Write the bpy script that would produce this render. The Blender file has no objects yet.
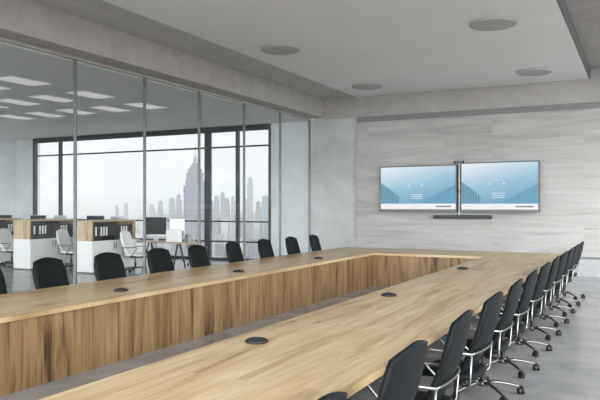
import bpy, bmesh, math, random
from mathutils import Vector, Matrix
random.seed(7)
C = bpy.context.scene.collection
PI = math.pi

# ------------------------------------------------------------------ materials
def new_mat(name):
    m = bpy.data.materials.new(name); m.use_nodes = True
    nt = m.node_tree; b = nt.nodes['Principled BSDF']
    return m, nt, b

def N(nt, t, **kw):
    n = nt.nodes.new(t)
    for k, v in kw.items(): setattr(n, k, v)
    return n

def plain(name, col, rough=.5, metal=0, var=.06, scale=8, spec=.5, bump=0.0):
    m, nt, b = new_mat(name)
    tc = N(nt, 'ShaderNodeTexCoord'); no = N(nt, 'ShaderNodeTexNoise')
    no.inputs['Scale'].default_value = scale; no.inputs['Detail'].default_value = 4
    nt.links.new(tc.outputs['Object'], no.inputs['Vector'])
    r = N(nt, 'ShaderNodeValToRGB')
    r.color_ramp.elements[0].position = .3; r.color_ramp.elements[1].position = .7
    r.color_ramp.elements[0].color = [c*(1-var) for c in col]+[1]
    r.color_ramp.elements[1].color = [min(1, c*(1+var)) for c in col]+[1]
    nt.links.new(no.outputs['Fac'], r.inputs['Fac'])
    nt.links.new(r.outputs['Color'], b.inputs['Base Color'])
    b.inputs['Roughness'].default_value = rough; b.inputs['Metallic'].default_value = metal
    b.inputs['Specular IOR Level'].default_value = spec
    if bump:
        bp = N(nt, 'ShaderNodeBump'); bp.inputs['Strength'].default_value = bump
        nt.links.new(no.outputs['Fac'], bp.inputs['Height']); nt.links.new(bp.outputs['Normal'], b.inputs['Normal'])
    return m

def emit(name, col, s=1.0):
    m, nt, b = new_mat(name)
    b.inputs['Base Color'].default_value = (.02, .02, .02, 1)
    b.inputs['Emission Color'].default_value = (*col, 1); b.inputs['Emission Strength'].default_value = s
    return m

def wood(name, along, across, dark, mid, light, pw=.2, pl=1.8, rough=.45, grain=1.0, contrast=1.0, knots=True, seam=.22):
    """planks with grain; along/across name the object axes"""
    m, nt, b = new_mat(name); L = nt.links.new
    tc = N(nt, 'ShaderNodeTexCoord'); sx = N(nt, 'ShaderNodeSeparateXYZ'); L(tc.outputs['Object'], sx.inputs[0])
    cb = N(nt, 'ShaderNodeCombineXYZ'); L(sx.outputs[along], cb.inputs[0]); L(sx.outputs[across], cb.inputs[1])
    br = N(nt, 'ShaderNodeTexBrick'); br.offset = .37; br.offset_frequency = 2
    br.inputs['Color1'].default_value = (0, 0, 0, 1); br.inputs['Color2'].default_value = (1, 1, 1, 1)
    br.inputs['Mortar'].default_value = (.35, .35, .35, 1)
    br.inputs['Scale'].default_value = 1; br.inputs['Mortar Size'].default_value = .0012
    br.inputs['Brick Width'].default_value = pl; br.inputs['Row Height'].default_value = pw
    L(cb.outputs[0], br.inputs['Vector'])
    # shift the grain of every plank
    sc = N(nt, 'ShaderNodeVectorMath', operation='SCALE'); sc.inputs['Scale'].default_value = 13.0
    L(br.outputs['Color'], sc.inputs[0])
    ad = N(nt, 'ShaderNodeVectorMath', operation='ADD'); L(cb.outputs[0], ad.inputs[0]); L(sc.outputs[0], ad.inputs[1])
    def noise(sa, sc_, detail, dist=0.0):
        mp = N(nt, 'ShaderNodeMapping'); mp.inputs['Scale'].default_value = (sa, sc_, 1)
        L(ad.outputs[0], mp.inputs['Vector'])
        n = N(nt, 'ShaderNodeTexNoise'); n.inputs['Scale'].default_value = 1; n.inputs['Detail'].default_value = detail
        n.inputs['Distortion'].default_value = dist
        L(mp.outputs[0], n.inputs['Vector']); return n
    fine = noise(2.2*grain, 60*grain, 5, .3); broad = noise(.8*grain, 6.5*grain, 5, 1.6)
    def mul(a, k):
        x = N(nt, 'ShaderNodeMath', operation='MULTIPLY'); L(a, x.inputs[0]); x.inputs[1].default_value = k; return x.outputs[0]
    def add(a, c):
        x = N(nt, 'ShaderNodeMath', operation='ADD'); L(a, x.inputs[0])
        if isinstance(c, float): x.inputs[1].default_value = c
        else: L(c, x.inputs[1])
        return x.outputs[0]
    s = add(add(mul(fine.outputs['Fac'], .40*contrast), mul(broad.outputs['Fac'], .95*contrast)), mul(br.outputs['Color'], seam*contrast))
    s = add(s, .5-(.675+seam/2)*contrast)
    r = N(nt, 'ShaderNodeValToRGB'); e = r.color_ramp.elements
    e[0].position = .25; e[0].color = (*dark, 1); e[1].position = .75; e[1].color = (*light, 1)
    q = e.new(.47); q.color = (*mid, 1)
    L(s, r.inputs['Fac']); out = r.outputs['Color']
    if knots:
        kn = noise(1.6, 5.5, 2, .4)
        kr = N(nt, 'ShaderNodeMapRange'); kr.inputs[1].default_value = .68; kr.inputs[2].default_value = .80
        kr.inputs[3].default_value = 0; kr.inputs[4].default_value = .7
        L(kn.outputs['Fac'], kr.inputs[0])
        mx = N(nt, 'ShaderNodeMix', data_type='RGBA'); L(kr.outputs[0], mx.inputs['Factor'])
        L(out, mx.inputs[6]); mx.inputs[7].default_value = (dark[0]*.55, dark[1]*.5, dark[2]*.45, 1); out = mx.outputs[2]
        mp = N(nt, 'ShaderNodeMapping'); mp.inputs['Scale'].default_value = (1.0, 2.6, 1); L(ad.outputs[0], mp.inputs['Vector'])
        vo = N(nt, 'ShaderNodeTexVoronoi'); vo.inputs['Scale'].default_value = 1; L(mp.outputs[0], vo.inputs['Vector'])
        k2 = N(nt, 'ShaderNodeMapRange'); k2.inputs[1].default_value = .035; k2.inputs[2].default_value = .13; k2.inputs[3].default_value = .85; k2.inputs[4].default_value = 0
        L(vo.outputs['Distance'], k2.inputs[0])
        m2 = N(nt, 'ShaderNodeMix', data_type='RGBA'); L(k2.outputs[0], m2.inputs['Factor'])
        L(out, m2.inputs[6]); m2.inputs[7].default_value = (dark[0]*.6, dark[1]*.55, dark[2]*.5, 1); out = m2.outputs[2]
    L(out, b.inputs['Base Color']); b.inputs['Roughness'].default_value = rough
    return m

def wall_plaster(name, c0, c1, scale=1.2, rough=.8):
    m, nt, b = new_mat(name); L = nt.links.new
    tc = N(nt, 'ShaderNodeTexCoord'); n = N(nt, 'ShaderNodeTexNoise'); n.inputs['Scale'].default_value = scale
    n.inputs['Detail'].default_value = 8; n.inputs['Roughness'].default_value = .65; n.inputs['Distortion'].default_value = .5
    L(tc.outputs['Object'], n.inputs['Vector'])
    r = N(nt, 'ShaderNodeValToRGB'); e = r.color_ramp.elements
    e[0].position = .3; e[1].position = .72; e[0].color = (*c0, 1); e[1].color = (*c1, 1)
    L(n.outputs['Fac'], r.inputs['Fac']); L(r.outputs['Color'], b.inputs['Base Color']); b.inputs['Roughness'].default_value = rough
    b.inputs['Specular IOR Level'].default_value = .25
    return m

M = {}
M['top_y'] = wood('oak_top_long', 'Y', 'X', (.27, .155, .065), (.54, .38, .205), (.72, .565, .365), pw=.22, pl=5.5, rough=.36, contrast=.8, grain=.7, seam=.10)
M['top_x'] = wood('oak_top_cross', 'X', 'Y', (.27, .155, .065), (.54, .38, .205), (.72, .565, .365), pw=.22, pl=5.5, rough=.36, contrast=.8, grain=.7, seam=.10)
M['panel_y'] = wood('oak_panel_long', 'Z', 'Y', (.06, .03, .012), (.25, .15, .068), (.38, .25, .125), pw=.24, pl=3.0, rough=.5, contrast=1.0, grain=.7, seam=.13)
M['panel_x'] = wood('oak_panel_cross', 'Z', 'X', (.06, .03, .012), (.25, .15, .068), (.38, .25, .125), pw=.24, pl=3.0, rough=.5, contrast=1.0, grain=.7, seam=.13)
M['lining'] = wood('pale_board', 'X', 'Z', (.30, .29, .27), (.41, .40, .38), (.51, .50, .48), pw=.42, pl=3.6, rough=.6, grain=.45, contrast=.75, seam=.12, knots=False)
M['shelf_wood'] = wood('shelf_oak', 'Z', 'X', (.36, .25, .14), (.56, .43, .27), (.70, .57, .40), pw=.3, pl=2, rough=.5, contrast=.8)
M['plaster'] = wall_plaster('grey_plaster', (.42, .425, .42), (.58, .59, .59))
M['plaster_low'] = wall_plaster('pale_plaster', (.38, .385, .39), (.45, .455, .46))
M['office_wall'] = wall_plaster('office_plaster', (.62, .65, .66), (.76, .79, .80))
M['beam'] = wall_plaster('raw_concrete', (.40, .375, .35), (.50, .475, .445), 2.5)
M['office_ceiling'] = wall_plaster('office_ceiling_paint', (.70, .71, .68), (.76, .77, .74))
M['ceiling_white'] = plain('ceiling_board', (.87, .88, .86), .85, var=.02, scale=1, spec=.2)
M['disc'] = plain('fixture_grey', (.47, .47, .455), .7, var=.04, scale=30)
M['trim'] = plain('shadow_gap_trim', (.20, .20, .20), .6)
# floor: polished concrete
m, nt, b = new_mat('polished_concrete'); L = nt.links.new
tc = N(nt, 'ShaderNodeTexCoord')
n1 = N(nt, 'ShaderNodeTexNoise'); n1.inputs['Scale'].default_value = 1.1; n1.inputs['Detail'].default_value = 9; n1.inputs['Roughness'].default_value = .65; n1.inputs['Distortion'].default_value = .8
L(tc.outputs['Object'], n1.inputs['Vector'])
r = N(nt, 'ShaderNodeValToRGB'); e = r.color_ramp.elements
e[0].position = .3; e[0].color = (.22, .222, .226, 1); e[1].position = .72; e[1].color = (.38, .382, .386, 1)
L(n1.outputs['Fac'], r.inputs['Fac']); L(r.outputs['Color'], b.inputs['Base Color'])
n2 = N(nt, 'ShaderNodeMapRange'); L(n1.outputs['Fac'], n2.inputs[0]); n2.inputs[3].default_value = .20; n2.inputs[4].default_value = .28
L(n2.outputs[0], b.inputs['Roughness'])
M['floor'] = m
M['leather'] = plain('black_leather', (.008, .010, .011), .5, spec=.13, var=.25, scale=25, bump=.08)
M['plastic'] = plain('black_plastic', (.014, .014, .015), .45, var=.15)
M['chrome'] = plain('brushed_chrome', (.27, .27, .27), .3, 1, var=.05)
M['chrome_dark'] = plain('polished_base_metal', (.24, .24, .24), .32, 1, var=.05)
M['frame'] = plain('charcoal_aluminium', (.05, .055, .06), .5, .3)
M['post'] = plain('satin_aluminium', (.20, .205, .21), .45, .6)
M['white'] = plain('white_lacquer', (.88, .88, .88), .4, var=.02)
M['white_leather'] = plain('white_leather', (.90, .90, .90), .45, var=.03, scale=20)
M['silver'] = plain('silver_case', (.62, .63, .65), .35, .4)
M['dark_screen'] = plain('switched_off_screen', (.03, .033, .037), .5, spec=.15)
M['paper'] = plain('white_label', (.85, .85, .84), .6)
M['dark_shelf'] = plain('shelf_interior', (.05, .04, .035), .6)
M['cup'] = plain('glassy_grey', (.45, .50, .50), .15)
# glass
def glass(name, tint, ior=1.45, boost=1.0):
    m = bpy.data.materials.new(name); m.use_nodes = True; nt = m.node_tree; nt.nodes.clear(); L = nt.links.new
    o = N(nt, 'ShaderNodeOutputMaterial'); t = N(nt, 'ShaderNodeBsdfTransparent'); g = N(nt, 'ShaderNodeBsdfGlossy')
    f = N(nt, 'ShaderNodeMapRange'); lw = N(nt, 'ShaderNodeLayerWeight'); lw.inputs[0].default_value = .5
    pw_ = N(nt, 'ShaderNodeMath', operation='POWER'); L(lw.outputs['Facing'], pw_.inputs[0]); pw_.inputs[1].default_value = 4; L(pw_.outputs[0], f.inputs[0])
    f.inputs[3].default_value = ior; f.inputs[4].default_value = .35; mx = N(nt, 'ShaderNodeMixShader')
    t.inputs['Color'].default_value = (*tint, 1); g.inputs['Roughness'].default_value = 0; g.inputs['Color'].default_value = (boost, boost, boost, 1)
    L(f.outputs[0], mx.inputs[0]); L(t.outputs[0], mx.inputs[1]); L(g.outputs[0], mx.inputs[2]); L(mx.outputs[0], o.inputs[0])
    return m
M['glass'] = glass('partition_glass', (.985, .995, .99), .02)
M['window_glass'] = glass('window_pane_glass', (.99, .99, .99), .015)

# ------------------------------------------------------------------ mesh helpers
class MB:
    def __init__(s): s.v = []; s.f = []; s.mi = []
    def add(s, vs, fs, mi=0):
        k = len(s.v); s.v += [tuple(v) for v in vs]
        for f in fs: s.f.append([i+k for i in f]); s.mi.append(mi)
        return s
    def box(s, x0, x1, y0, y1, z0, z1, mi=0):
        vs = [(x0,y0,z0),(x1,y0,z0),(x1,y1,z0),(x0,y1,z0),(x0,y0,z1),(x1,y0,z1),(x1,y1,z1),(x0,y1,z1)]
        return s.add(vs, [(0,3,2,1),(4,5,6,7),(0,1,5,4),(1,2,6,5),(2,3,7,6),(3,0,4,7)], mi)
    def quad(s, a, b, c, d, mi=0): return s.add([a,b,c,d], [(0,1,2,3)], mi)
    def cyl(s, p, q, r0, r1=None, n=16, mi=0, cap=True):
        r1 = r0 if r1 is None else r1; p = Vector(p); q = Vector(q); d = (q-p).normalized()
        a = d.orthogonal().normalized(); b = d.cross(a)
        vs = [p+(a*math.cos(2*PI*i/n)+b*math.sin(2*PI*i/n))*r0 for i in range(n)]+[q+(a*math.cos(2*PI*i/n)+b*math.sin(2*PI*i/n))*r1 for i in range(n)]
        fs = [(i,(i+1)%n,n+(i+1)%n,n+i) for i in range(n)]
        if cap: fs += [tuple(range(n-1,-1,-1)), tuple(range(n,2*n))]
        return s.add(vs, fs, mi)
    def tube(s, pts, r, n=10, mi=0, flat=1.0):
        pts = [Vector(p) for p in pts]; rings = []; a = None
        for i, p in enumerate(pts):
            d = (pts[min(i+1,len(pts)-1)]-pts[max(i-1,0)]).normalized()
            if a is None: a = d.orthogonal().normalized() if abs(d.z) > .9 else d.cross(Vector((0,0,1))).normalized()
            a = (a-d*a.dot(d)).normalized(); b = d.cross(a)
            rr = r[i] if isinstance(r, (list, tuple)) else r
            rings.append([p+a*math.cos(2*PI*k/n)*rr+b*math.sin(2*PI*k/n)*rr*flat for k in range(n)])
        vs = [v for R_ in rings for v in R_]; fs = []
        for i in range(len(pts)-1):
            for k in range(n): fs.append((i*n+k, i*n+(k+1)%n, (i+1)*n+(k+1)%n, (i+1)*n+k))
        fs += [tuple(range(n-1,-1,-1)), tuple(range((len(pts)-1)*n, len(pts)*n))]
        return s.add(vs, fs, mi)
    def lathe(s, prof, c=(0,0,0), n=32, mi=0):
        vs = []; fs = []
        for r_, z in prof:
            for k in range(n): vs.append((c[0]+r_*math.cos(2*PI*k/n), c[1]+r_*math.sin(2*PI*k/n), c[2]+z))
        for i in range(len(prof)-1):
            for k in range(n): fs.append((i*n+k, i*n+(k+1)%n, (i+1)*n+(k+1)%n, (i+1)*n+k))
        fs += [tuple(range(n-1,-1,-1)), tuple(range((len(prof)-1)*n, len(prof)*n))]
        return s.add(vs, fs, mi)
    def build(s, name, mats, parent=None, bevel=0, smooth=False, sub=0, loc=None):
        me = bpy.data.meshes.new(name); me.from_pydata(s.v, [], s.f); me.update()
        if not isinstance(mats, (list, tuple)): mats = [mats]
        for m_ in mats: me.materials.append(m_)
        for p, i in zip(me.polygons, s.mi): p.material_index = i
        bm = bmesh.new(); bm.from_mesh(me); bmesh.ops.recalc_face_normals(bm, faces=bm.faces); bm.to_mesh(me); bm.free()
        if smooth: me.polygons.foreach_set('use_smooth', [True]*len(me.polygons))
        o = bpy.data.objects.new(name, me); C.objects.link(o)
        if loc: o.location = loc
        if parent: o.parent = parent
        if bevel:
            b = o.modifiers.new('bevel', 'BEVEL'); b.width = bevel; b.segments = 2; b.limit_method = 'ANGLE'
        if sub:
            b = o.modifiers.new('sub', 'SUBSURF'); b.levels = sub; b.render_levels = sub
        return o

def arc(pts, rad=.04, n=5):
    """round the corners of a polyline"""
    pts = [Vector(p) for p in pts]; out = [pts[0]]
    for i in range(1, len(pts)-1):
        a = (pts[i-1]-pts[i]); b = (pts[i+1]-pts[i]); r_ = min(rad, a.length*.45, b.length*.45)
        p = pts[i]+a.normalized()*r_; q = pts[i]+b.normalized()*r_
        for k in range(n+1):
            t = k/n; out.append(p*(1-t)**2+pts[i]*2*t*(1-t)+q*t*t)
    out.append(pts[-1]); return out

def tag(o, label=None, cat=None, group=None, kind=None):
    for k, v in (('label', label), ('category', cat), ('group', group), ('kind', kind)):
        if v: o[k] = v
    return o
def empty(name, loc=(0,0,0), rz=0):
    o = bpy.data.objects.new(name, None); C.objects.link(o); o.location = loc; o.rotation_euler = (0,0,rz); o.empty_display_size = .1
    return o
KIDS = {}
def copy_tree(o, parent=None):
    c = o.copy(); C.objects.link(c); c.parent = parent
    for ch in list(o.children): copy_tree(ch, c)
    return c
def struct(o, label=None, cat=None): return tag(o, label, cat, kind='structure')

# ------------------------------------------------------------------ the setting
YB = 18.6; XG = -9.12; ZB = 4.44; ZC = 5.06
XR = 3.4; YN = -3.0; XL = -22.05
struct(MB().box(XL-.3, XR, YN, YB+.35, -.3, 0).build('floor', M['floor']), 'polished grey concrete floor of meeting room and open office', 'floor')
# back wall of the meeting room
struct(MB().box(-9.0, XR, YB, YB+.35, 0, 5.9).build('wall_back', M['plaster']), 'grey plaster wall at the far end of the meeting room', 'wall')
struct(MB().box(-7.56, XR, YB-.06, YB, .50, 4.27).build('wall_back_lining', M['lining']), 'pale whitewashed board lining behind the two screens', 'wall')
struct(MB().box(-7.56, XR, YB-.03, YB, .44, .50).build('trim_1', M['trim']), 'dark shadow gap under the pale board lining', 'trim')
struct(MB().box(-7.56, XR, YB-.03, YB, 4.27, ZB).build('trim_2', plain('grey_trim_strip', (.24,.24,.235), .7)), 'dark grey strip along the top of the pale board lining', 'trim')
struct(MB().box(-7.56, XR, YB-.05, YB, 0, .44).build('baseboard_back', M['plaster_low'], bevel=.004), 'pale grey base panel along the far wall', 'baseboard')
# wall piece joining glass and back wall, office right wall
struct(MB().box(XG-.03, -9.0, YB-.02, YB+.35, 0, ZB).build('wall_corner', M['plaster']), 'narrow plaster return where the glass partition meets the far wall', 'wall')
struct(MB().box(-10.5, XG-.03, YB, YB+.35, 0, ZB).build('wall_office_back', M['office_wall']), 'pale plaster wall right of the tall office window', 'wall')
struct(MB().box(XL, -21.15, YB, YB+.35, 0, ZB).build('wall_office_corner', M['office_wall']), 'pale plaster strip left of the tall office window', 'wall')
struct(MB().box(XL-.3, XL, YN, YB+.35, 0, ZB).build('wall_office_left', M['office_wall']), 'pale plaster side wall of the open office', 'wall')
# beams
struct(MB().box(-1.2, -1.17, YN, YB-.04, 5.03, 5.30).build('trim_shade', plain('edge_shade_grey', (.22,.22,.21), .7, spec=.1)), 'grey strip of painted shade along the right side of the white ceiling panel', 'trim')  # grey strip puts the shade on the panel's right side into colour
struct(MB().box(-9.2, -8.64, YN, YB, 4.49, 5.9).build('trim_3', M['beam'], bevel=.008), 'long raw concrete beam above the glass partition', 'beam')
struct(MB().box(-8.64, XR, YB-.04, YB, ZB, ZC).build('trim_4', M['beam']), 'raw concrete beam across the top of the far wall', 'beam')
struct(MB().box(-8.64, -7.5, YN, YB, ZC, ZC+.5).build('ceiling_soffit', wall_plaster('light_concrete', (.52,.51,.49), (.62,.61,.59), 2.5)), 'grey concrete soffit beside the white ceiling panel', 'ceiling')
struct(MB().box(-7.56, -1.2, YN, YB-.001, 5.03, 5.30).build('ceiling_panel', [M['ceiling_white']], bevel=.004), 'large flat white dropped ceiling panel over the table', 'ceiling')
struct(MB().box(-1.2, XR, YN, YB, 5.30, 5.8).build('ceiling', M['beam']), 'raised concrete ceiling right of the white panel', 'ceiling')
struct(MB().box(XL-.3, -9.2, YN, YB+.35, ZB-.02, ZB+.6).build('ceiling_office', M['office_ceiling']), 'grey office ceiling beyond the glass', 'ceiling')

# glass partition
wp = struct(empty('wall_left', (XG, YN, 0)), 'full height glass partition between meeting room and office', 'glass partition')
posts = [-.69, 1.24, 3.17, 5.10, 7.04, 8.97, 10.87, 12.78, 14.75, 16.68, 18.56]
loc = Vector((XG, YN, 0))
def W(mb, name, mat, **k):
    o = mb.build(name, mat, None, **k)
    o.data.transform(Matrix.Translation(-loc)); o.parent = wp; return o
for i, y in enumerate(posts):
    W(MB().box(XG-.03, XG+.03, y-.016, y+.016, .04, ZB-.0), 'post', M['post'], bevel=.003)
for a, b_ in zip([YN]+posts[:-1], posts):
    W(MB().box(XG-.005, XG+.005, a+.018, b_-.018, .04, ZB), 'glass_pane', M['glass'])
W(MB().box(XG-.03, XG+.03, YN, YB-.02, 0, .04), 'bottom_rail', M['post'])
W(MB().box(XG-.03, XG+.03, YN, YB-.02, ZB, 4.49), 'top_rail', M['beam'])

# outer window
wl = Vector((-21.15, YB, 0)); w1 = struct(empty('window_1', wl), 'tall dark framed office window onto the city', 'window')
def W2(mb, name, mat, **k):
    o = mb.build(name, mat, None, **k); o.data.transform(Matrix.Translation(-wl)); o.parent = w1; return o
mull = [-21.08, -19.72, -12.95, -11.78, -10.56]
W2(MB().box(-21.15, -10.5, YB, YB+.12, 4.24, ZB-.02), 'head_frame', M['frame'])
W2(MB().box(-21.15, -10.5, YB, YB+.12, 0, .09), 'sill_frame', M['frame'])
for x, w in zip(mull, (.07, .05, .11, .05, .04)):
    W2(MB().box(x-w, x+w, YB, YB+.12, .09, 4.24), 'mullion', M['frame'], bevel=.004)
for z, t in ((3.74, .025), (1.29, .025), (.63, .025)):
    W2(MB().box(-21.1, -10.5, YB+.01, YB+.10, z-t, z+t), 'transom', M['frame'])
for a, b_ in zip(mull[:-1], mull[1:]):
    W2(MB().box(a, b_, YB+.05, YB+.06, .09, 4.24), 'pane', M['window_glass'])

# ceiling fixtures
def disc(x, y, label):
    return tag(MB().lathe([(.41, 0), (.41, -.03), (.395, -.045), (.37, -.05), (.10, -.055), (.001, -.055)], n=48).build('ceiling_fixture', M['disc'], smooth=False, loc=(x, y, 5.03)),
        label, 'ceiling fixture', 'round fixtures on the white ceiling panel')
disc(-6.60, 12.1, 'round grey flush ceiling fixture on white panel, left near one')
disc(-6.58, 16.9, 'round grey flush ceiling fixture on white panel, left one beside the far beam')
disc(-2.34, 12.1, 'round grey flush ceiling fixture on white panel, largest and nearest on the right')
disc(-2.30, 16.9, 'round grey flush ceiling fixture on white panel, right one beside the far beam')

# office ceiling lights
M['office_light'] = emit('office_light_diffuser', (1, .99, .96), .38)
rows = ['beside the glass', 'second row from the glass', 'third row from the glass', 'fourth row from the glass', 'fifth row from the glass']
cols = ['nearest to camera', 'middle of its row', 'farthest towards the window']
for i, x in enumerate((-11.55, -12.75, -13.98, -15.2, -16.4)):
    for j, y in enumerate((9.9, 11.86, 13.82)):
        r_ = tag(empty('ceiling_light', (x, y, ZB-.02)), 'flat rectangular office ceiling light, %s, %s' % (rows[i], cols[j]), 'ceiling light', 'office ceiling lights')
        MB().box(-.29, .29, -.5, .5, -.012, 0).build('frame', M['white'], r_)
        MB().box(-.27, .27, -.48, .48, -.016, -.0125).build('diffuser', M['office_light'], r_)

# ------------------------------------------------------------------ conference table
tb = tag(empty('conference_table', (-4.1, 8, 0)), 'long U-shaped oak conference table with solid inner panels', 'table')
tl = Vector((-4.1, 8, 0))
def T(mb, name, mat, **k):
    o = mb.build(name, mat, None, **k); o.parent = tb; o.matrix_parent_inverse = Matrix.Translation(-tl); return o
X0, X1, X2, X3 = -6.80, -5.35, -2.92, -1.50; Y0, Y1, Y2 = .9, 14.15, 15.85
T(MB().box(X0, X1, Y0, Y2, .70, .75), 'tabletop', M['top_y'], bevel=.003)
T(MB().box(X2, X3, Y0, Y2, .70, .75), 'tabletop', M['top_y'], bevel=.003)
T(MB().box(X1, X2, Y1, Y2, .70, .75), 'tabletop', M['top_x'], bevel=.003)
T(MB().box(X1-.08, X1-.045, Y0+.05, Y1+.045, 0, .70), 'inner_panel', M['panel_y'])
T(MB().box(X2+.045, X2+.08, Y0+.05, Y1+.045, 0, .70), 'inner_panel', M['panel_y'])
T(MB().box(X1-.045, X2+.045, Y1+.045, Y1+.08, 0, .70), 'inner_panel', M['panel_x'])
for x0 in (X0+.35, X3-.85):
    for y in (Y0+.1, Y2-.3):
        a, b_ = (X0+.35, X1-.08) if x0 < -4 else (X2+.08, X3-.35)
        T(MB().box(a, b_, y-.02, y+.02, 0, .70), 'support_panel', M['plastic'])  # black instead of oak, so the colour carries the under-table shade
T(MB().box(X2+.08, X2+.10, Y0+.12, Y2-.32, 0.02, .69), 'shade_lining', M['plastic'])  # black sheet added to stand in for the shade under the right leg
T(MB().box(X1-.10, X1-.08, Y0+.12, Y2-.32, 0.02, .69), 'shade_lining', M['plastic'])  # matching black sheet of painted shade under the left leg

def pod(x, y, label):
    r_ = tag(empty('conference_microphone', (x, y, .75)), label, 'microphone', 'conference microphones on the table')
    MB().lathe([(.088, 0), (.092, .008), (.088, .018), (.07, .028), (.04, .034), (.001, .035)], n=32).build('body', M['plastic'], r_, smooth=True)
    MB().lathe([(.03, .0), (.032, .038), (.025, .040), (.001, .040)], n=24).build('cap', plain('pod_cap', (.05,.05,.055), .3), r_, smooth=True)
pod(-5.74, 6.4, 'black round desk microphone on left table leg, nearest of its three')
pod(-5.73, 9.1, 'black round desk microphone on left table leg, middle of its three')
pod(-5.75, 12.1, 'black round desk microphone on left table leg, farthest of its three')
pod(-2.65, 4.47, 'black round desk microphone on right table leg, nearest and largest')
pod(-2.64, 7.48, 'black round desk microphone on right table leg, middle of its three')
pod(-2.66, 11.2, 'black round desk microphone on right table leg, farthest near the corner')

# ------------------------------------------------------------------ chairs
def back_mesh(hw=(.255, .29, .29, .25), z0=.46, z1=1.12, x0=.135, lean=.235, th=.05, ribs=True, drop=.05):
    nu, nv = 14, 22; V = []; F = []
    def lerp(t):
        t *= 3; i = min(2, int(t)); k = t-i; k = k*k*(3-2*k); return hw[i]*(1-k)+hw[i+1]*k
    def P(u, v, s):
        w = lerp(v); z = z0+(z1-z0)*v; au = abs(u)
        z -= drop*(au**1.8)*v**6
        x = x0+lean*v + .035*math.sin(v*PI*1.1) - .035*u*u*(1-.2*v)
        e = (1-au**16)*(1-(abs(2*v-1))**24)
        t = th*(.35+.65*e)
        if s < 0:
            x -= t
            if ribs and .12 < v < .86: x -= .006*abs(math.sin(v*PI*9))*(1-au**4)
        return (x, u*w, z)
    idx = {}
    for s in (1, -1):
        for i in range(nv+1):
            for j in range(nu+1):
                idx[s, i, j] = len(V); V.append(P(-1+2*j/nu, i/nv, s))
    for s in (1, -1):
        for i in range(nv):
            for j in range(nu):
                f = (idx[s,i,j], idx[s,i,j+1], idx[s,i+1,j+1], idx[s,i+1,j]); F.append(f if s > 0 else f[::-1])
    for i in range(nv):
        for j in (0, nu): F.append((idx[1,i,j], idx[1,i+1,j], idx[-1,i+1,j], idx[-1,i,j]))
    for j in range(nu):
        for i in (0, nv): F.append((idx[1,i,j], idx[1,i,j+1], idx[-1,i,j+1], idx[-1,i,j]))
    return MB().add(V, F)

def seat_mesh(x0=-.26, x1=.22, hw=.25, z0=.425, z1=.505):
    nu, nv = 12, 12; V = []; F = []; idx = {}
    for s in (1, -1):
        for i in range(nv+1):
            for j in range(nu+1):
                a = -1+2*i/nv; c = -1+2*j/nu
                k = math.sqrt(1-.5*c*c*.55); k2 = math.sqrt(1-.5*a*a*.55)
                x = (x0+x1)/2+(x1-x0)/2*a*k*1.05; y = hw*c*k2*1.05
                e = (1-abs(a)**6)*(1-abs(c)**6)
                z = (z0+z1)/2 + s*(z1-z0)/2*(.4+.6*e)
                if s > 0: z -= .012*(1-a*a)*(1-c*c)
                if a < -.6: z -= .02*(-a-.6)/.4
                idx[s,i,j] = len(V); V.append((x, y, z))
    for s in (1, -1):
        for i in range(nv):
            for j in range(nu):
                F.append((idx[s,i,j], idx[s,i,j+1], idx[s,i+1,j+1], idx[s,i+1,j]))
    for i in range(nv):
        for j in (0, nu): F.append((idx[1,i,j], idx[1,i+1,j], idx[-1,i+1,j], idx[-1,i,j]))
    for j in range(nu):
        for i in (0, nv): F.append((idx[1,i,j], idx[1,i,j+1], idx[-1,i,j+1], idx[-1,i,j]))
    return MB().add(V, F)

def make_chair(name, leather, metal, basemetal, armed=True, a0=-48, R_=.36):
    t = empty(name)
    seat_mesh().build('seat', leather, t, smooth=True)
    back_mesh().build('backrest', leather, t, smooth=True)
    if armed:
        MB().tube(arc([(.215, -.31, .665), (.245, -.2, .668), (.262, 0, .67), (.245, .2, .668), (.215, .31, .665)], .12, 6), .011, 10).build('back_rail', metal, t, smooth=True)
        for s in (-1, 1):
            y = s*.31
            MB().tube(arc([(.215, y, .665), (-.20, y, .675), (-.25, y, .655), (-.07, y, .47), (-.04, y*.55, .41)], .05, 6), .011, 10).build('armrest', metal, t, smooth=True)
            MB().tube(arc([(.215, y, .66), (.20, y*.97, .42), (.12, y*.8, .40), (.05, y*.3, .40)], .06, 6), .010, 10).build('arm_strut', metal, t, smooth=True)
    MB().box(-.11, .12, -.09, .09, .375, .425).build('tilt_mechanism', M['plastic'], t, bevel=.012)
    c = MB().cyl((0,0,.10), (0,0,.26), .026).cyl((0,0,.26), (0,0,.38), .016)
    c.build('gas_lift', M['plastic'], t, smooth=False)
    MB().lathe([(.03,.075),(.045,.08),(.048,.11),(.035,.135),(.027,.14)], n=20).build('hub', basemetal, t, smooth=True)
    for k in range(5):
        a = math.radians(a0+72*k); ca, sa = math.cos(a), math.sin(a)
        lg = MB().tube([(ca*r2, sa*r2, z) for r2, z in ((.03,.112),(.12,.117),(.22,.105),(.31,.084),(R_,.073))], [.022,.020,.017,.014,.012], 8, flat=.75).build('leg', basemetal, t, smooth=True)
        cx, cy = ca*R_, sa*R_; b2 = a0*.3+k*50
        ax = Vector((math.cos(math.radians(b2)), math.sin(math.radians(b2)), 0)); p = Vector((cx, cy, .032))
        m_ = MB()
        m_.cyl(p-ax*.028, p-ax*.008, .032, n=18); m_.cyl(p+ax*.008, p+ax*.028, .032, n=18)
        m_.cyl(p-ax*.010, p+ax*.010, .014, n=10); m_.cyl(p+Vector((0,0,.01)), p+Vector((0,0,.05)), .010, n=10)
        perp = Vector((-ax.y, ax.x, 0))
        m_.tube([p+Vector((0,0,.036))-perp*.022, p+Vector((0,0,.042)), p+Vector((0,0,.036))+perp*.022], .012, 8)
        m_.build('castor', M['plastic'], lg)
    return t
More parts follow.
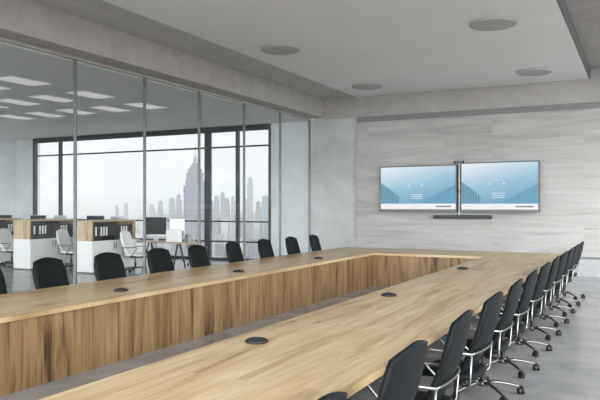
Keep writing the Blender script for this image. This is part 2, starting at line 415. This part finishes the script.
proto = make_chair('conference_chair', M['leather'], M['chrome'], M['chrome_dark'])
used = [False]
def place(px, x, y, rz, label, group):
    o = proto if not used[0] else copy_tree(proto)
    used[0] = True
    o.location = (x, y, 0); o.rotation_euler = (0, 0, rz)
    tag(o, label, 'chair', group)
ry = [2.18, 3.28, 4.40, 5.48, 6.54, 7.58, 8.70, 9.80, 10.90, 11.98, 12.98, 14.10]
rn = ['nearest to camera, cut off by the frame', 'second from camera, beside the table edge', 'third from camera', 'fourth from camera', 'fifth from camera', 'sixth from camera',
      'seventh from camera', 'fifth from the far wall', 'fourth from the far wall', 'third from the far wall', 'second from the far wall', 'last one, closest to the far wall']
for i, (y, n_) in enumerate(zip(ry, rn)):
    place(0, -1.36, y, math.radians(random.uniform(-3, 3)), 'black leather chair in right-hand row, '+n_, 'black chairs along the right side of the table')
ly = [5.40, 6.42, 7.50, 8.67, 9.74, 10.92, 12.10, 13.30, 14.48]
ln = ['nearest, only its edge in frame at far left', 'in front of the left white shelf unit', 'in front of the shelf unit between the posts', 'in front of the desk with the computer', 'in front of the trestle legs',
      'fourth from the far wall', 'third from the far wall', 'second from the far wall', 'last one, closest to the far wall']
for i, (y, n_) in enumerate(zip(ly, ln)):
    place(0, -6.68, y, PI+math.radians(random.uniform(-4, 4)), 'black leather chair in left-hand row, '+n_, 'black chairs along the left side of the table')

# ------------------------------------------------------------------ screens
S = [emit('display_sky_blue', (.55,.74,.87)), emit('display_white_bar', (.93,.95,.96)), emit('display_dark_wordmark', (.08,.09,.10)),
     emit('display_tower_left', (.09,.25,.38)), emit('display_tower_right', (.14,.37,.56)), emit('display_pale_text', (.74,.87,.94)), emit('display_grey_text', (.55,.6,.64)), emit('display_tower_pale', (.17,.38,.53)), emit('display_faint_icon', (.55,.74,.85))]
# picture on the display: a diagonal blue gradient
nt = S[0].node_tree; b = nt.nodes['Principled BSDF']; tc = N(nt, 'ShaderNodeTexCoord'); sx = N(nt, 'ShaderNodeSeparateXYZ'); nt.links.new(tc.outputs['Object'], sx.inputs[0])
ma = N(nt, 'ShaderNodeMath', operation='MULTIPLY_ADD'); nt.links.new(sx.outputs['X'], ma.inputs[0]); ma.inputs[1].default_value = -.22; nt.links.new(sx.outputs['Z'], ma.inputs[2])
mr = N(nt, 'ShaderNodeMapRange'); nt.links.new(ma.outputs[0], mr.inputs[0]); mr.inputs[1].default_value = -.55; mr.inputs[2].default_value = .75
rp = N(nt, 'ShaderNodeValToRGB'); nt.links.new(mr.outputs[0], rp.inputs['Fac']); e = rp.color_ramp.elements
e[0].position = 0; e[0].color = (.14,.36,.52,1); e[1].position = 1; e[1].color = (.80,.89,.95,1); q = e.new(.5); q.color = (.33,.57,.74,1)
nt.links.new(rp.outputs['Color'], b.inputs['Emission Color'])
for s_ in S: s_.node_tree.nodes['Principled BSDF'].inputs['Emission Strength'].default_value = .78; s_.node_tree.nodes['Principled BSDF'].inputs['Roughness'].default_value = .45; s_.node_tree.nodes['Principled BSDF'].inputs['Specular IOR Level'].default_value = .2
def tv(x, y, z, w, h, rz, label):
    r_ = tag(empty('wall_screen', (x, y, z), rz), label, 'screen', 'pair of large wall screens')
    MB().box(-w/2, w/2, -.02, .09, -h/2, h/2).build('case', M['tvcase'], r_, bevel=.006)
    MB().box(-.3, .3, .09, .15, -.2, .2).build('wall_bracket', M['frame'], r_)
    a, c, d, e_ = -w/2+.028, w/2-.028, -h/2+.075, h/2-.03; f = -.0215
    mb = MB().box(a, c, f, f+.002, d, e_, 0)
    def q(x0, x1, z0, z1, mi, k=1): mb.quad((x0, f-.0006*k, z0), (x1, f-.0006*k, z0), (x1, f-.0006*k, z1), (x0, f-.0006*k, z1), mi)
    q(a, c, d, d+.155, 1)
    b0 = d+.155; W_ = c-a; H_ = e_-d
    # left tower cluster
    def poly(pts, mi, k=1): mb.add([(p[0], f-.0006*k, p[1]) for p in pts], [tuple(range(len(pts)))], mi)
    poly([(a, b0), (a+W_*.26, b0), (a+W_*.26, b0+.20), (a+W_*.13, b0+.42), (a, b0+.60)], 7)
    for k in range(7):
        x_ = a+W_*(.02+.034*k); poly([(x_, b0), (x_+W_*.012, b0), (x_+W_*.012, b0+.50-.05*k), (x_, b0+.52-.05*k)], 3, 2)
    poly([(c, b0), (c, b0+.52), (c-W_*.22, b0+.30), (c-W_*.42, b0+.06), (c-W_*.46, b0)], 4)
    for k in range(4):
        x_ = c-W_*(.40-.09*k); poly([(x_, b0), (x_+.02, b0), (x_+.08, b0+.10+.10*k), (x_+.06, b0+.10+.10*k)], 7, 2)
    cx = a+W_*.5
    q(cx-.27, cx-.25, .06, .12, 5, 3); q(cx-.235, cx-.20, .06, .12, 8, 3); q(cx-.05, cx+.03, .085, .092, 8, 3); q(cx+.11, cx+.13, .06, .12, 5, 3); q(cx+.145, cx+.18, .06, .12, 8, 3); q(cx-.13, cx+.13, .185, .192, 5, 3)
    for i_, (u0, u1) in enumerate([(-.20,.17), (-.16,.15), (-.19,.16)]): q(cx+u0, cx+u1, -.17-.055*i_, -.152-.055*i_, 5, 3)
    # illegible small print on the bar, bold dark wordmark at its right end
    for k in range(5): q(a+.13+.045*k, a+.165+.045*k, d+.085, d+.097, 6, 3)
    for k in range(6): q(cx-.14+.045*k, cx-.105+.045*k, d+.085, d+.097, 6, 3)
    for k in range(10): q(c-.56+.045*k, c-.523+.045*k, d+.06, d+.098, 2, 3)
    mb.build('display', S, r_)
M['tvcase'] = plain('dark_display_case', (.10, .105, .11), .35, .5)
# the display picture is built in the screen's own frame
tv(-5.635, 18.36, 2.285, 2.25, 1.30, math.radians(-2.5), 'large wall screen on the left showing a blue city slide, left one of the pair')
tv(-3.38, 18.27, 2.303, 2.05, 1.345, math.radians(-2.5), 'large wall screen on the right showing a blue city slide, right one of the pair')
sb = tag(empty('soundbar', (-4.40, 18.46, 1.50)), 'slim dark grey soundbar on the wall below both screens', 'soundbar')
MB().box(-.80, .80, -.07, .08, -.05, .05).build('body', plain('soundbar_fabric', (.075,.08,.085), .7, var=.15, scale=60), sb, bevel=.012)
MB().box(-.79, .79, -.078, -.0705, -.04, .04).build('grille', plain('soundbar_grille', (.055,.06,.062), .8, var=.2, scale=90), sb)
vc = tag(empty('video_camera', (-4.43, 18.24, 2.965)), 'small silver conference camera on top between the screens', 'camera')
MB().box(-.10, .10, -.05, .05, -.0, .07)  .build('body', M['post'], vc, bevel=.015)
MB().cyl((-.1,-.03,.03), (-.13,-.05,.03), .03, .03).build('speaker_end', M['plastic'], vc)
MB().cyl((.1,-.03,.03), (.13,-.05,.03), .03, .03).build('speaker_end', M['plastic'], vc)
MB().cyl((0,-.05,.022), (0,-.075,.022), .02).build('lens', M['plastic'], vc)
po = tag(empty('screen_pole', (-4.447, 18.33, 1.55)), 'thin chrome upright pole between the two screens', 'pole')
MB().box(-.012, .012, -.02, .02, 0, 1.44).build('upright', M['chrome'], po, bevel=.003)
MB().box(-.03, .03, .0, .21, .6, .7).build('wall_arm', M['frame'], po)

# ------------------------------------------------------------------ office furniture
def shelf_unit(x, y, label, ylen=1.72):
    """closed white cupboard below, open oak shelf above facing +X"""
    w = .66
    r_ = tag(empty('shelf_unit', (x, y, 0)), label, 'shelf unit', 'oak and white shelf units in the office')
    MB().box(-w, 0, 0, ylen, .03, .86).build('cupboard', M['white'], r_, bevel=.004)
    MB().box(-w+.04, -.04, .04, ylen-.04, 0, .03).build('plinth', M['trim'], r_)
    for k in range(2):
        d = MB().box(0, .014, .01+k*ylen/2, ylen/2-.006+k*ylen/2, .05, .85).build('cupboard_door', M['white'], r_, bevel=.002)
        MB().box(.014, .03, ylen/2-.05 if k == 0 else ylen/2+.035, ylen/2-.035 if k == 0 else ylen/2+.05, .62, .80).build('handle', M['post'], d)
    MB().box(-w, 0, 0, .045, .86, 1.40).build('side_panel', M['shelf_wood'], r_, bevel=.002)
    MB().box(-w, 0, ylen-.045, ylen, .86, 1.40).build('side_panel', M['shelf_wood'], r_, bevel=.002)
    MB().box(-w, .005, -.005, ylen+.005, 1.37, 1.41).build('top_board', M['shelf_wood'], r_, bevel=.002)
    MB().box(-w, -w+.02, .045, ylen-.045, .86, 1.37).build('back_board', M['dark_shelf'], r_)
    return r_
binder = tag(empty('binder', (0,0,-50)))
MB().box(-.29, 0, 0, .088, 0, .42).build('cover', M['plastic'], binder, bevel=.004)
MB().cyl((0, .0425, .05), (.002, .0425, .05), .014, n=12).build('finger_ring', M['chrome'], binder)
blabel = MB().box(0, .0015, .014, .074, .13, .37).build('spine_label', M['paper'], binder)
first = [True]
def binders(x, y, label_on, n, where):
    for k in range(n):
        if first[0]: o = binder; first[0] = False
        else: o = copy_tree(binder)
        o.location = (x-.06, y+.09+k*.105, .862)
        on = k in label_on
        if not on:
            for ch in list(o.children):
                if ch.name.startswith('spine_label'): bpy.data.objects.remove(ch)
        tag(o, 'black ring binder %s on the %s' % ('with white spine label' if on else 'with plain black spine', where), 'binder', ('labelled' if on else 'plain')+' binders on the '+where)
units = [(-17.72, 'left end shelf unit, oak top over white cupboard, cut off by the frame', 'left end shelf unit', {12,13,14}),
         (-15.35, 'oak and white shelf unit left of the first partition post', 'shelf unit left of the first post', {1,3,4,5,11,12,13}),
         (-13.02, 'oak and white shelf unit between the two partition posts', 'shelf unit between the posts', {1,3,4,5,11,12,13})]
# binder must keep a label when it is copied, so its first use is a labelled one
order = []
for x, lab, wh, on in units:
    shelf_unit(x, 13.4, lab)
def binders_all():
    slots = []
    for x, lab, wh, on in units:
        for k in range(16): slots.append((x, k, k in on, wh))
    slots.sort(key=lambda s: not s[2])
    root = binder; made = []
    for i, (x, k, on, wh) in enumerate(slots):
        o = root if i == 0 else None
        if o is None:
            o = root.copy(); C.objects.link(o)
            for ch in list(root.children):
                if ch.name.startswith('spine_label') and not on: continue
                c = ch.copy(); C.objects.link(c); c.parent = o
        o.location = (x-.06, 13.4+.07+k*.0995, .862)
        tag(o, 'black ring binder %s on the %s' % ('with white spine label' if on else 'with plain black spine', wh), 'binder', ('labelled' if on else 'plain')+' binders on the '+wh)
binders_all()

# desks behind the units, on their far side, with computers peeking over the shelf tops
def monitor(x, y, z, rz, w, h, label, dark=True, chin=True):
    r_ = tag(empty('computer', (x, y, z), rz), label, 'computer', 'office computers')
    MB().box(-w/2, w/2, -.012, .018, .14, .14+h).build('case', M['silver'], r_, bevel=.006)
    lo = .14+(.075 if chin else .015)
    MB().box(-w/2+.01, w/2-.01, -.0145, -.0125, lo, .14+h-.01).build('screen', M['dark_screen'], r_)
    MB().box(-.09, .09, -.09, .09, 0, .012).build('foot', M['silver'], r_, bevel=.004)
    MB().add([(-.07,.03,.012),(.07,.03,.012),(.07,.05,.012),(-.07,.05,.012),(-.06,.018,.26),(.06,.018,.26),(.06,.035,.26),(-.06,.035,.26)],
             [(0,3,2,1),(4,5,6,7),(0,1,5,4),(1,2,6,5),(2,3,7,6),(3,0,4,7)]).build('neck', M['silver'], r_)
    return r_
def desk(x0, x1, y0, y1, label, tr=.62):
    r_ = tag(empty('desk', ((x0+x1)/2, (y0+y1)/2, 0)), label, 'desk', 'office desks')
    w = (x1-x0)/2; d = (y1-y0)/2
    MB().box(-w, w, -d, d, .72, .75).build('desktop', M['shelf_wood'], r_, bevel=.003)
    for sx_ in (-1, 1):
        for sy in (-1, 1):
            cx = sx_*(w-tr)
            MB().tube([(cx-.03*0+sx_*.0-.02*sy, sy*.07, .72), (cx+.02*sx_, sy*(d-.06), 0.0)], .026, 8).build('leg', M['frame'], r_)
        MB().box(sx_*(w-tr)-.015, sx_*(w-tr)+.015, -d*.62, d*.62, .30, .34).build('crossbar', M['frame'], r_)
    return r_
desk(-13.75, -11.45, 15.55, 16.25, 'oak trestle desk with dark splayed legs behind the glass, right of the shelf units')
desk(-19.9, -18.6, 15.4, 16.8, 'oak topped desk behind the left end shelf unit', tr=.15)
desk(-18.35, -16.8, 15.4, 16.8, 'oak topped desk behind the shelf unit left of the first post', tr=.15)
desk(-15.9, -14.3, 15.4, 16.8, 'oak topped desk behind the shelf unit between the posts', tr=.15)
monitor(-19.3, 15.8, .75, math.radians(10), .6, .61, 'dark computer screen peeking over the left end shelf unit')
monitor(-17.7, 15.8, .75, math.radians(10), .62, .61, 'dark computer screen peeking over the shelf unit left of the first post')
monitor(-15.2, 15.8, .75, math.radians(10), .64, .61, 'dark computer screen peeking over the shelf unit between the posts')
monitor(-17.45, 16.5, .75, math.radians(190), .5, .59, 'silver computer back right of the dark screen over the shelf unit left of first post')
monitor(-14.85, 16.5, .75, math.radians(190), .66, .58, 'silver computer back right of the dark screen over the shelf unit between posts')

def desk_computer():
    r_ = monitor(-12.82, 15.76, .75, math.radians(14), .74, .59, 'large silver computer with dark screen on the trestle desk')
desk_computer()
r_ = tag(empty('computer', (-12.22, 16.0, .75), math.radians(12)), 'white back of a second computer facing away on the trestle desk', 'computer')
MB().box(-.25, .25, 0, .03, .13, .68).build('case', M['silver'], r_, bevel=.01)
MB().box(-.25, .25, -.2, -.19, 0, .34).build('desk_divider', M['white'], r_)
MB().box(-.08, .08, -.06, .08, 0, .012).build('foot', M['silver'], r_)
MB().box(-.05, .05, -.0, .02, .012, .15).build('neck', M['silver'], r_)
cu = tag(MB().lathe([(.035,0),(.045,.15),(.05,.16),(.05,.17),(.02,.175)], n=20).build('drinking_cup', M['cup'], smooth=True, loc=(-11.66, 15.85, .75)), 'small grey cup on the right end of the trestle desk', 'cup')

wproto = make_chair('office_chair', M['white_leather'], M['post'], M['chrome_dark'], armed=True, a0=20, R_=.31)
wproto.location = (-12.45, 14.45, 0); wproto.rotation_euler = (0,0,PI+.2)
tag(wproto, 'white high-back office chair beside the shelf unit between the posts', 'chair', 'white office chairs')
for x, y, rz, lb in [(-14.85, 14.45, PI+.15, 'white high-back office chair beside the shelf unit left of the first post'),
                     (-17.15, 14.3, PI+.1, 'white high-back office chair at the left edge of the picture'),
                     (-12.05, 16.75, -1.9, 'white office chair behind the trestle desk')]:
    o = copy_tree(wproto); o.location = (x, y, 0); o.rotation_euler = (0,0,rz); o.scale = (.85,)*3 if 'trestle' in lb else (1,)*3; tag(o, lb, 'chair', 'white office chairs')

# ------------------------------------------------------------------ the city outside
ZG = -300.0
F_ = Vector((-math.sin(math.atan(342/672)), math.cos(math.atan(342/672)))); R2 = Vector((F_.y, -F_.x))
def at(px, dist): v = F_*dist+R2*((px-300)/672*dist); return v.x, v.y
def zat(py, dist): return 1.8+(206-py)/672*dist
def facade(name, c0, c1, sx_=.12, sz=.27, mort=.9):
    m, nt, b = new_mat(name); L = nt.links.new
    tc = N(nt, 'ShaderNodeTexCoord'); s = N(nt, 'ShaderNodeSeparateXYZ'); L(tc.outputs['Object'], s.inputs[0])
    a = N(nt, 'ShaderNodeMath', operation='ADD'); L(s.outputs['X'], a.inputs[0]); L(s.outputs['Y'], a.inputs[1])
    cb = N(nt, 'ShaderNodeCombineXYZ'); L(a.outputs[0], cb.inputs[0]); L(s.outputs['Z'], cb.inputs[1])
    br = N(nt, 'ShaderNodeTexBrick'); br.offset = 0; L(cb.outputs[0], br.inputs['Vector'])
    br.inputs['Scale'].default_value = 1; br.inputs['Brick Width'].default_value = 1/sx_; br.inputs['Row Height'].default_value = 1/sz*3
    br.inputs['Mortar Size'].default_value = mort; br.inputs['Color1'].default_value = (*c0, 1); br.inputs['Color2'].default_value = tuple(x*.9 for x in c0)+(1,)
    br.inputs['Mortar'].default_value = (*c1, 1)
    L(br.outputs['Color'], b.inputs['Base Color']); b.inputs['Roughness'].default_value = .7
    return m
fac = [facade('stone_facade', (.035,.035,.05), (.085,.082,.10), .22, .8), facade('glass_facade', (.05,.07,.09), (.10,.125,.15)), facade('brick_facade', (.06,.055,.055), (.10,.095,.095)), facade('pale_facade', (.09,.095,.10), (.17,.17,.17))]
# tall stepped tower with spire
D = 1500.; cx, cy = at(195.2, D)
tw = tag(empty('skyscraper', (cx, cy, ZG), math.radians(-27-0)), 'tall stone skyscraper with stepped top and needle spire seen through the window', 'building')
tw.rotation_euler = (0,0,math.radians(27+8))
k = D/672
def ztop(py): return zat(py, D)-ZG
mb = MB()
def lv(hw_, hd, z0, z1): mb.box(-hw_, hw_, -hd, hd, z0, z1)
lv(14.5*k, 12*k, 0, ztop(222)); lv(11.2*k, 9*k, 0, ztop(186)); lv(9.6*k, 10*k, 0, ztop(181)); lv(8.6*k, 7.5*k, 0, ztop(173)); lv(7.0*k, 6.2*k, 0, ztop(169)); lv(4.0*k, 9.6*k, 0, ztop(172))
mb.build('shaft', fac[0], tw)
mb = MB(); lv(5.2*k, 4.6*k, ztop(169), ztop(166.5)); lv(3.6*k, 3.4*k, ztop(169), ztop(163.5)); mb.build('crown', fac[0], tw)
mb = MB().cyl((0,0,ztop(163.5)), (0,0,ztop(159)), 2.2*k, 1.9*k, 12).cyl((0,0,ztop(159)), (0,0,ztop(155.5)), 1.9*k, .9*k, 12).cyl((0,0,ztop(155.5)), (0,0,ztop(143)), .55*k, .2*k, 8); mb.build('spire', fac[3], tw)

# distinct towers on the skyline: (px centre, top py, px width, distance, facade, label)
sky = [(250, 177.5, 5.5, 3600, 1, 'tallest slim glass tower on the right of the skyline'),
       (223, 192, 6, 3300, 0, 'slab tower with dark facade just right of the thick window mullion'),
       (227.5, 198, 5, 3000, 2, 'low brown tower below the middle window pane skyline'),
       (216.5, 196, 5.5, 2900, 1, 'blue glass block at the left of the narrow window pane'),
       (233, 196, 4, 3100, 3, 'pale narrow tower beside the right thin mullion'),
       (258.5, 201, 6, 2800, 2, 'brown block right of the slim glass tower'),
       (265.5, 196, 9, 2600, 1, 'broad blue block at the right edge of the window'),
       (246, 199, 6, 2900, 3, 'pale block in front of the slim glass tower'),
       (172, 198, 7, 3200, 1, 'blue tower left of the stepped skyscraper'),
       (179, 194, 6, 3000, 0, 'grey tower touching the left side of the stepped skyscraper'),
       (160.5, 201, 5, 3300, 1, 'small blue tower above the computer on the trestle desk'),
       (152, 204, 6, 3600, 3, 'pale small tower left above the computer'),
       (126, 203, 4, 4200, 1, 'tiny distant tower left of the second partition post'),
       (117, 205, 3, 4600, 0, 'tiny distant dark tower in the middle of the big window'),
       (212, 200, 4, 2700, 2, 'brown block right of the stepped skyscraper')]
for px, py, w, d, f_, lb in sky:
    x, y = at(px, d); kk = d/672; z = zat(py, d)-ZG
    t = tag(empty('tower_block', (x, y, ZG), math.radians(random.uniform(15, 40))), lb, 'building', 'distant towers on the skyline')
    hw_ = w*kk/2*.85; m_ = MB().box(-hw_, hw_, -hw_*.8, hw_*.8, 0, z*.93)
    if f_ == 1: m_.box(-hw_*.8, hw_*.8, -hw_*.65, hw_*.65, z*.93, z)
    else: m_.box(-hw_*.95, hw_*.6, -hw_*.7, hw_*.7, z*.93, z*.985).box(-hw_*.4, hw_*.2, -hw_*.3, hw_*.3, z*.985, z)
    m_.build('tower_body', fac[f_], t)
    MB().box(-hw_*.25, hw_*.25, -hw_*.2, hw_*.2, z, z+2.5).build('roof_plant', fac[3], t)
# carpet of low buildings nobody could count
mb = MB()
for i in range(11000):
    px = random.uniform(-60, 330); d = 2200*(6.5)**random.random()
    if d < 2300 and 150 < px < 215 and random.random() < .5: continue
    x, y = at(px, d); w = random.uniform(6, 15)*(1+d/7000); e_ = random.uniform(6, 17)*(1+d/7000)
    h_ = random.uniform(12, 55) if random.random() < .8 else random.uniform(50, 110)
    if px > 140 and d > 2400 and random.random() < .22: h_ = random.uniform(110, 250)
    a = .5; ca, sa = math.cos(a), math.sin(a)
    vs = [(x+ca*u*w-sa*v*e_, y+sa*u*w+ca*v*e_, ZG+z) for z in (0, h_) for u, v in ((-1,-1),(1,-1),(1,1),(-1,1))]
    mb.add(vs, [(4,5,6,7),(0,1,5,4),(1,2,6,5),(2,3,7,6),(3,0,4,7)], random.choice((0,1,2,3,3)))
cm = [plain('city_stone', (.12,.12,.13), .8), plain('city_slate', (.04,.045,.06), .8), plain('city_brick', (.075,.065,.07), .8), plain('city_white', (.20,.20,.20), .8)]
tag(mb.build('city_blocks', cm), 'endless carpet of low hazy city blocks below the window', 'city', kind='stuff')
struct(MB().box(-26000, 26000, -6000, 26000, ZG-5, ZG).build('ground', plain('city_ground', (.10,.105,.115), .9, scale=.003)), 'hazy ground of the city far below', 'ground')
# haze over the city
hm = bpy.data.materials.new('city_haze'); hm.use_nodes = True; nt = hm.node_tree; nt.nodes.clear()
o_ = N(nt, 'ShaderNodeOutputMaterial'); vs_ = N(nt, 'ShaderNodeVolumeScatter'); vs_.inputs['Density'].default_value = .00019; vs_.inputs['Anisotropy'].default_value = .5; vs_.inputs['Color'].default_value = (.93,.96,1,1)
nt.links.new(vs_.outputs[0], o_.inputs['Volume'])
tag(MB().box(-17000, 4000, 300, 19000, ZG+1, 160).build('city_haze', hm), 'pale haze hanging over the distant city', 'haze', kind='stuff')

# ------------------------------------------------------------------ light
w = bpy.data.worlds.new('overcast'); bpy.context.scene.world = w; w.use_nodes = True; nt = w.node_tree; L = nt.links.new
bg = nt.nodes['Background']; tc = N(nt, 'ShaderNodeTexCoord')
nz = N(nt, 'ShaderNodeVectorMath', operation='NORMALIZE'); L(tc.outputs['Generated'], nz.inputs[0])
dt = N(nt, 'ShaderNodeVectorMath', operation='DOT_PRODUCT'); L(nz.outputs[0], dt.inputs[0])
g = Vector((.38, -.82, .42)).normalized(); dt.inputs[1].default_value = g  # brighter sky lobe added behind the camera to light the room
mr = N(nt, 'ShaderNodeMapRange'); mr.interpolation_type = 'SMOOTHSTEP'; L(dt.outputs['Value'], mr.inputs[0]); mr.inputs[1].default_value = -.1; mr.inputs[2].default_value = 1; mr.inputs[3].default_value = 1.05; mr.inputs[4].default_value = 9
cl = N(nt, 'ShaderNodeTexNoise'); cl.inputs['Scale'].default_value = 3; cl.inputs['Detail'].default_value = 6
mp = N(nt, 'ShaderNodeMapping'); mp.inputs['Scale'].default_value = (1,1,4); L(nz.outputs[0], mp.inputs[0]); L(mp.outputs[0], cl.inputs['Vector'])
cr = N(nt, 'ShaderNodeMapRange'); L(cl.outputs['Fac'], cr.inputs[0]); cr.inputs[1].default_value = .3; cr.inputs[2].default_value = .7; cr.inputs[3].default_value = .94; cr.inputs[4].default_value = 1.03
mu = N(nt, 'ShaderNodeMath', operation='MULTIPLY'); L(mr.outputs[0], mu.inputs[0]); L(cr.outputs[0], mu.inputs[1])
bg.inputs['Color'].default_value = (.85,.88,.90,1); L(mu.outputs[0], bg.inputs['Strength'])

# ------------------------------------------------------------------ camera
cd = bpy.data.cameras.new('camera'); cam = bpy.data.objects.new('camera', cd); C.objects.link(cam)
cam.location = (0, 0, 1.8); cam.rotation_euler = (PI/2, 0, math.atan(342/672))
cd.sensor_width = 36; cd.lens = 36*672/600; cd.shift_y = (206-200)/600*1.0; cd.clip_start = .05; cd.clip_end = 60000
sc = bpy.context.scene; sc.camera = cam
vs = sc.view_settings; vs.view_transform = 'Standard'; vs.look = 'None'; vs.gamma = 1; vs.use_curve_mapping = False; vs.exposure = .2
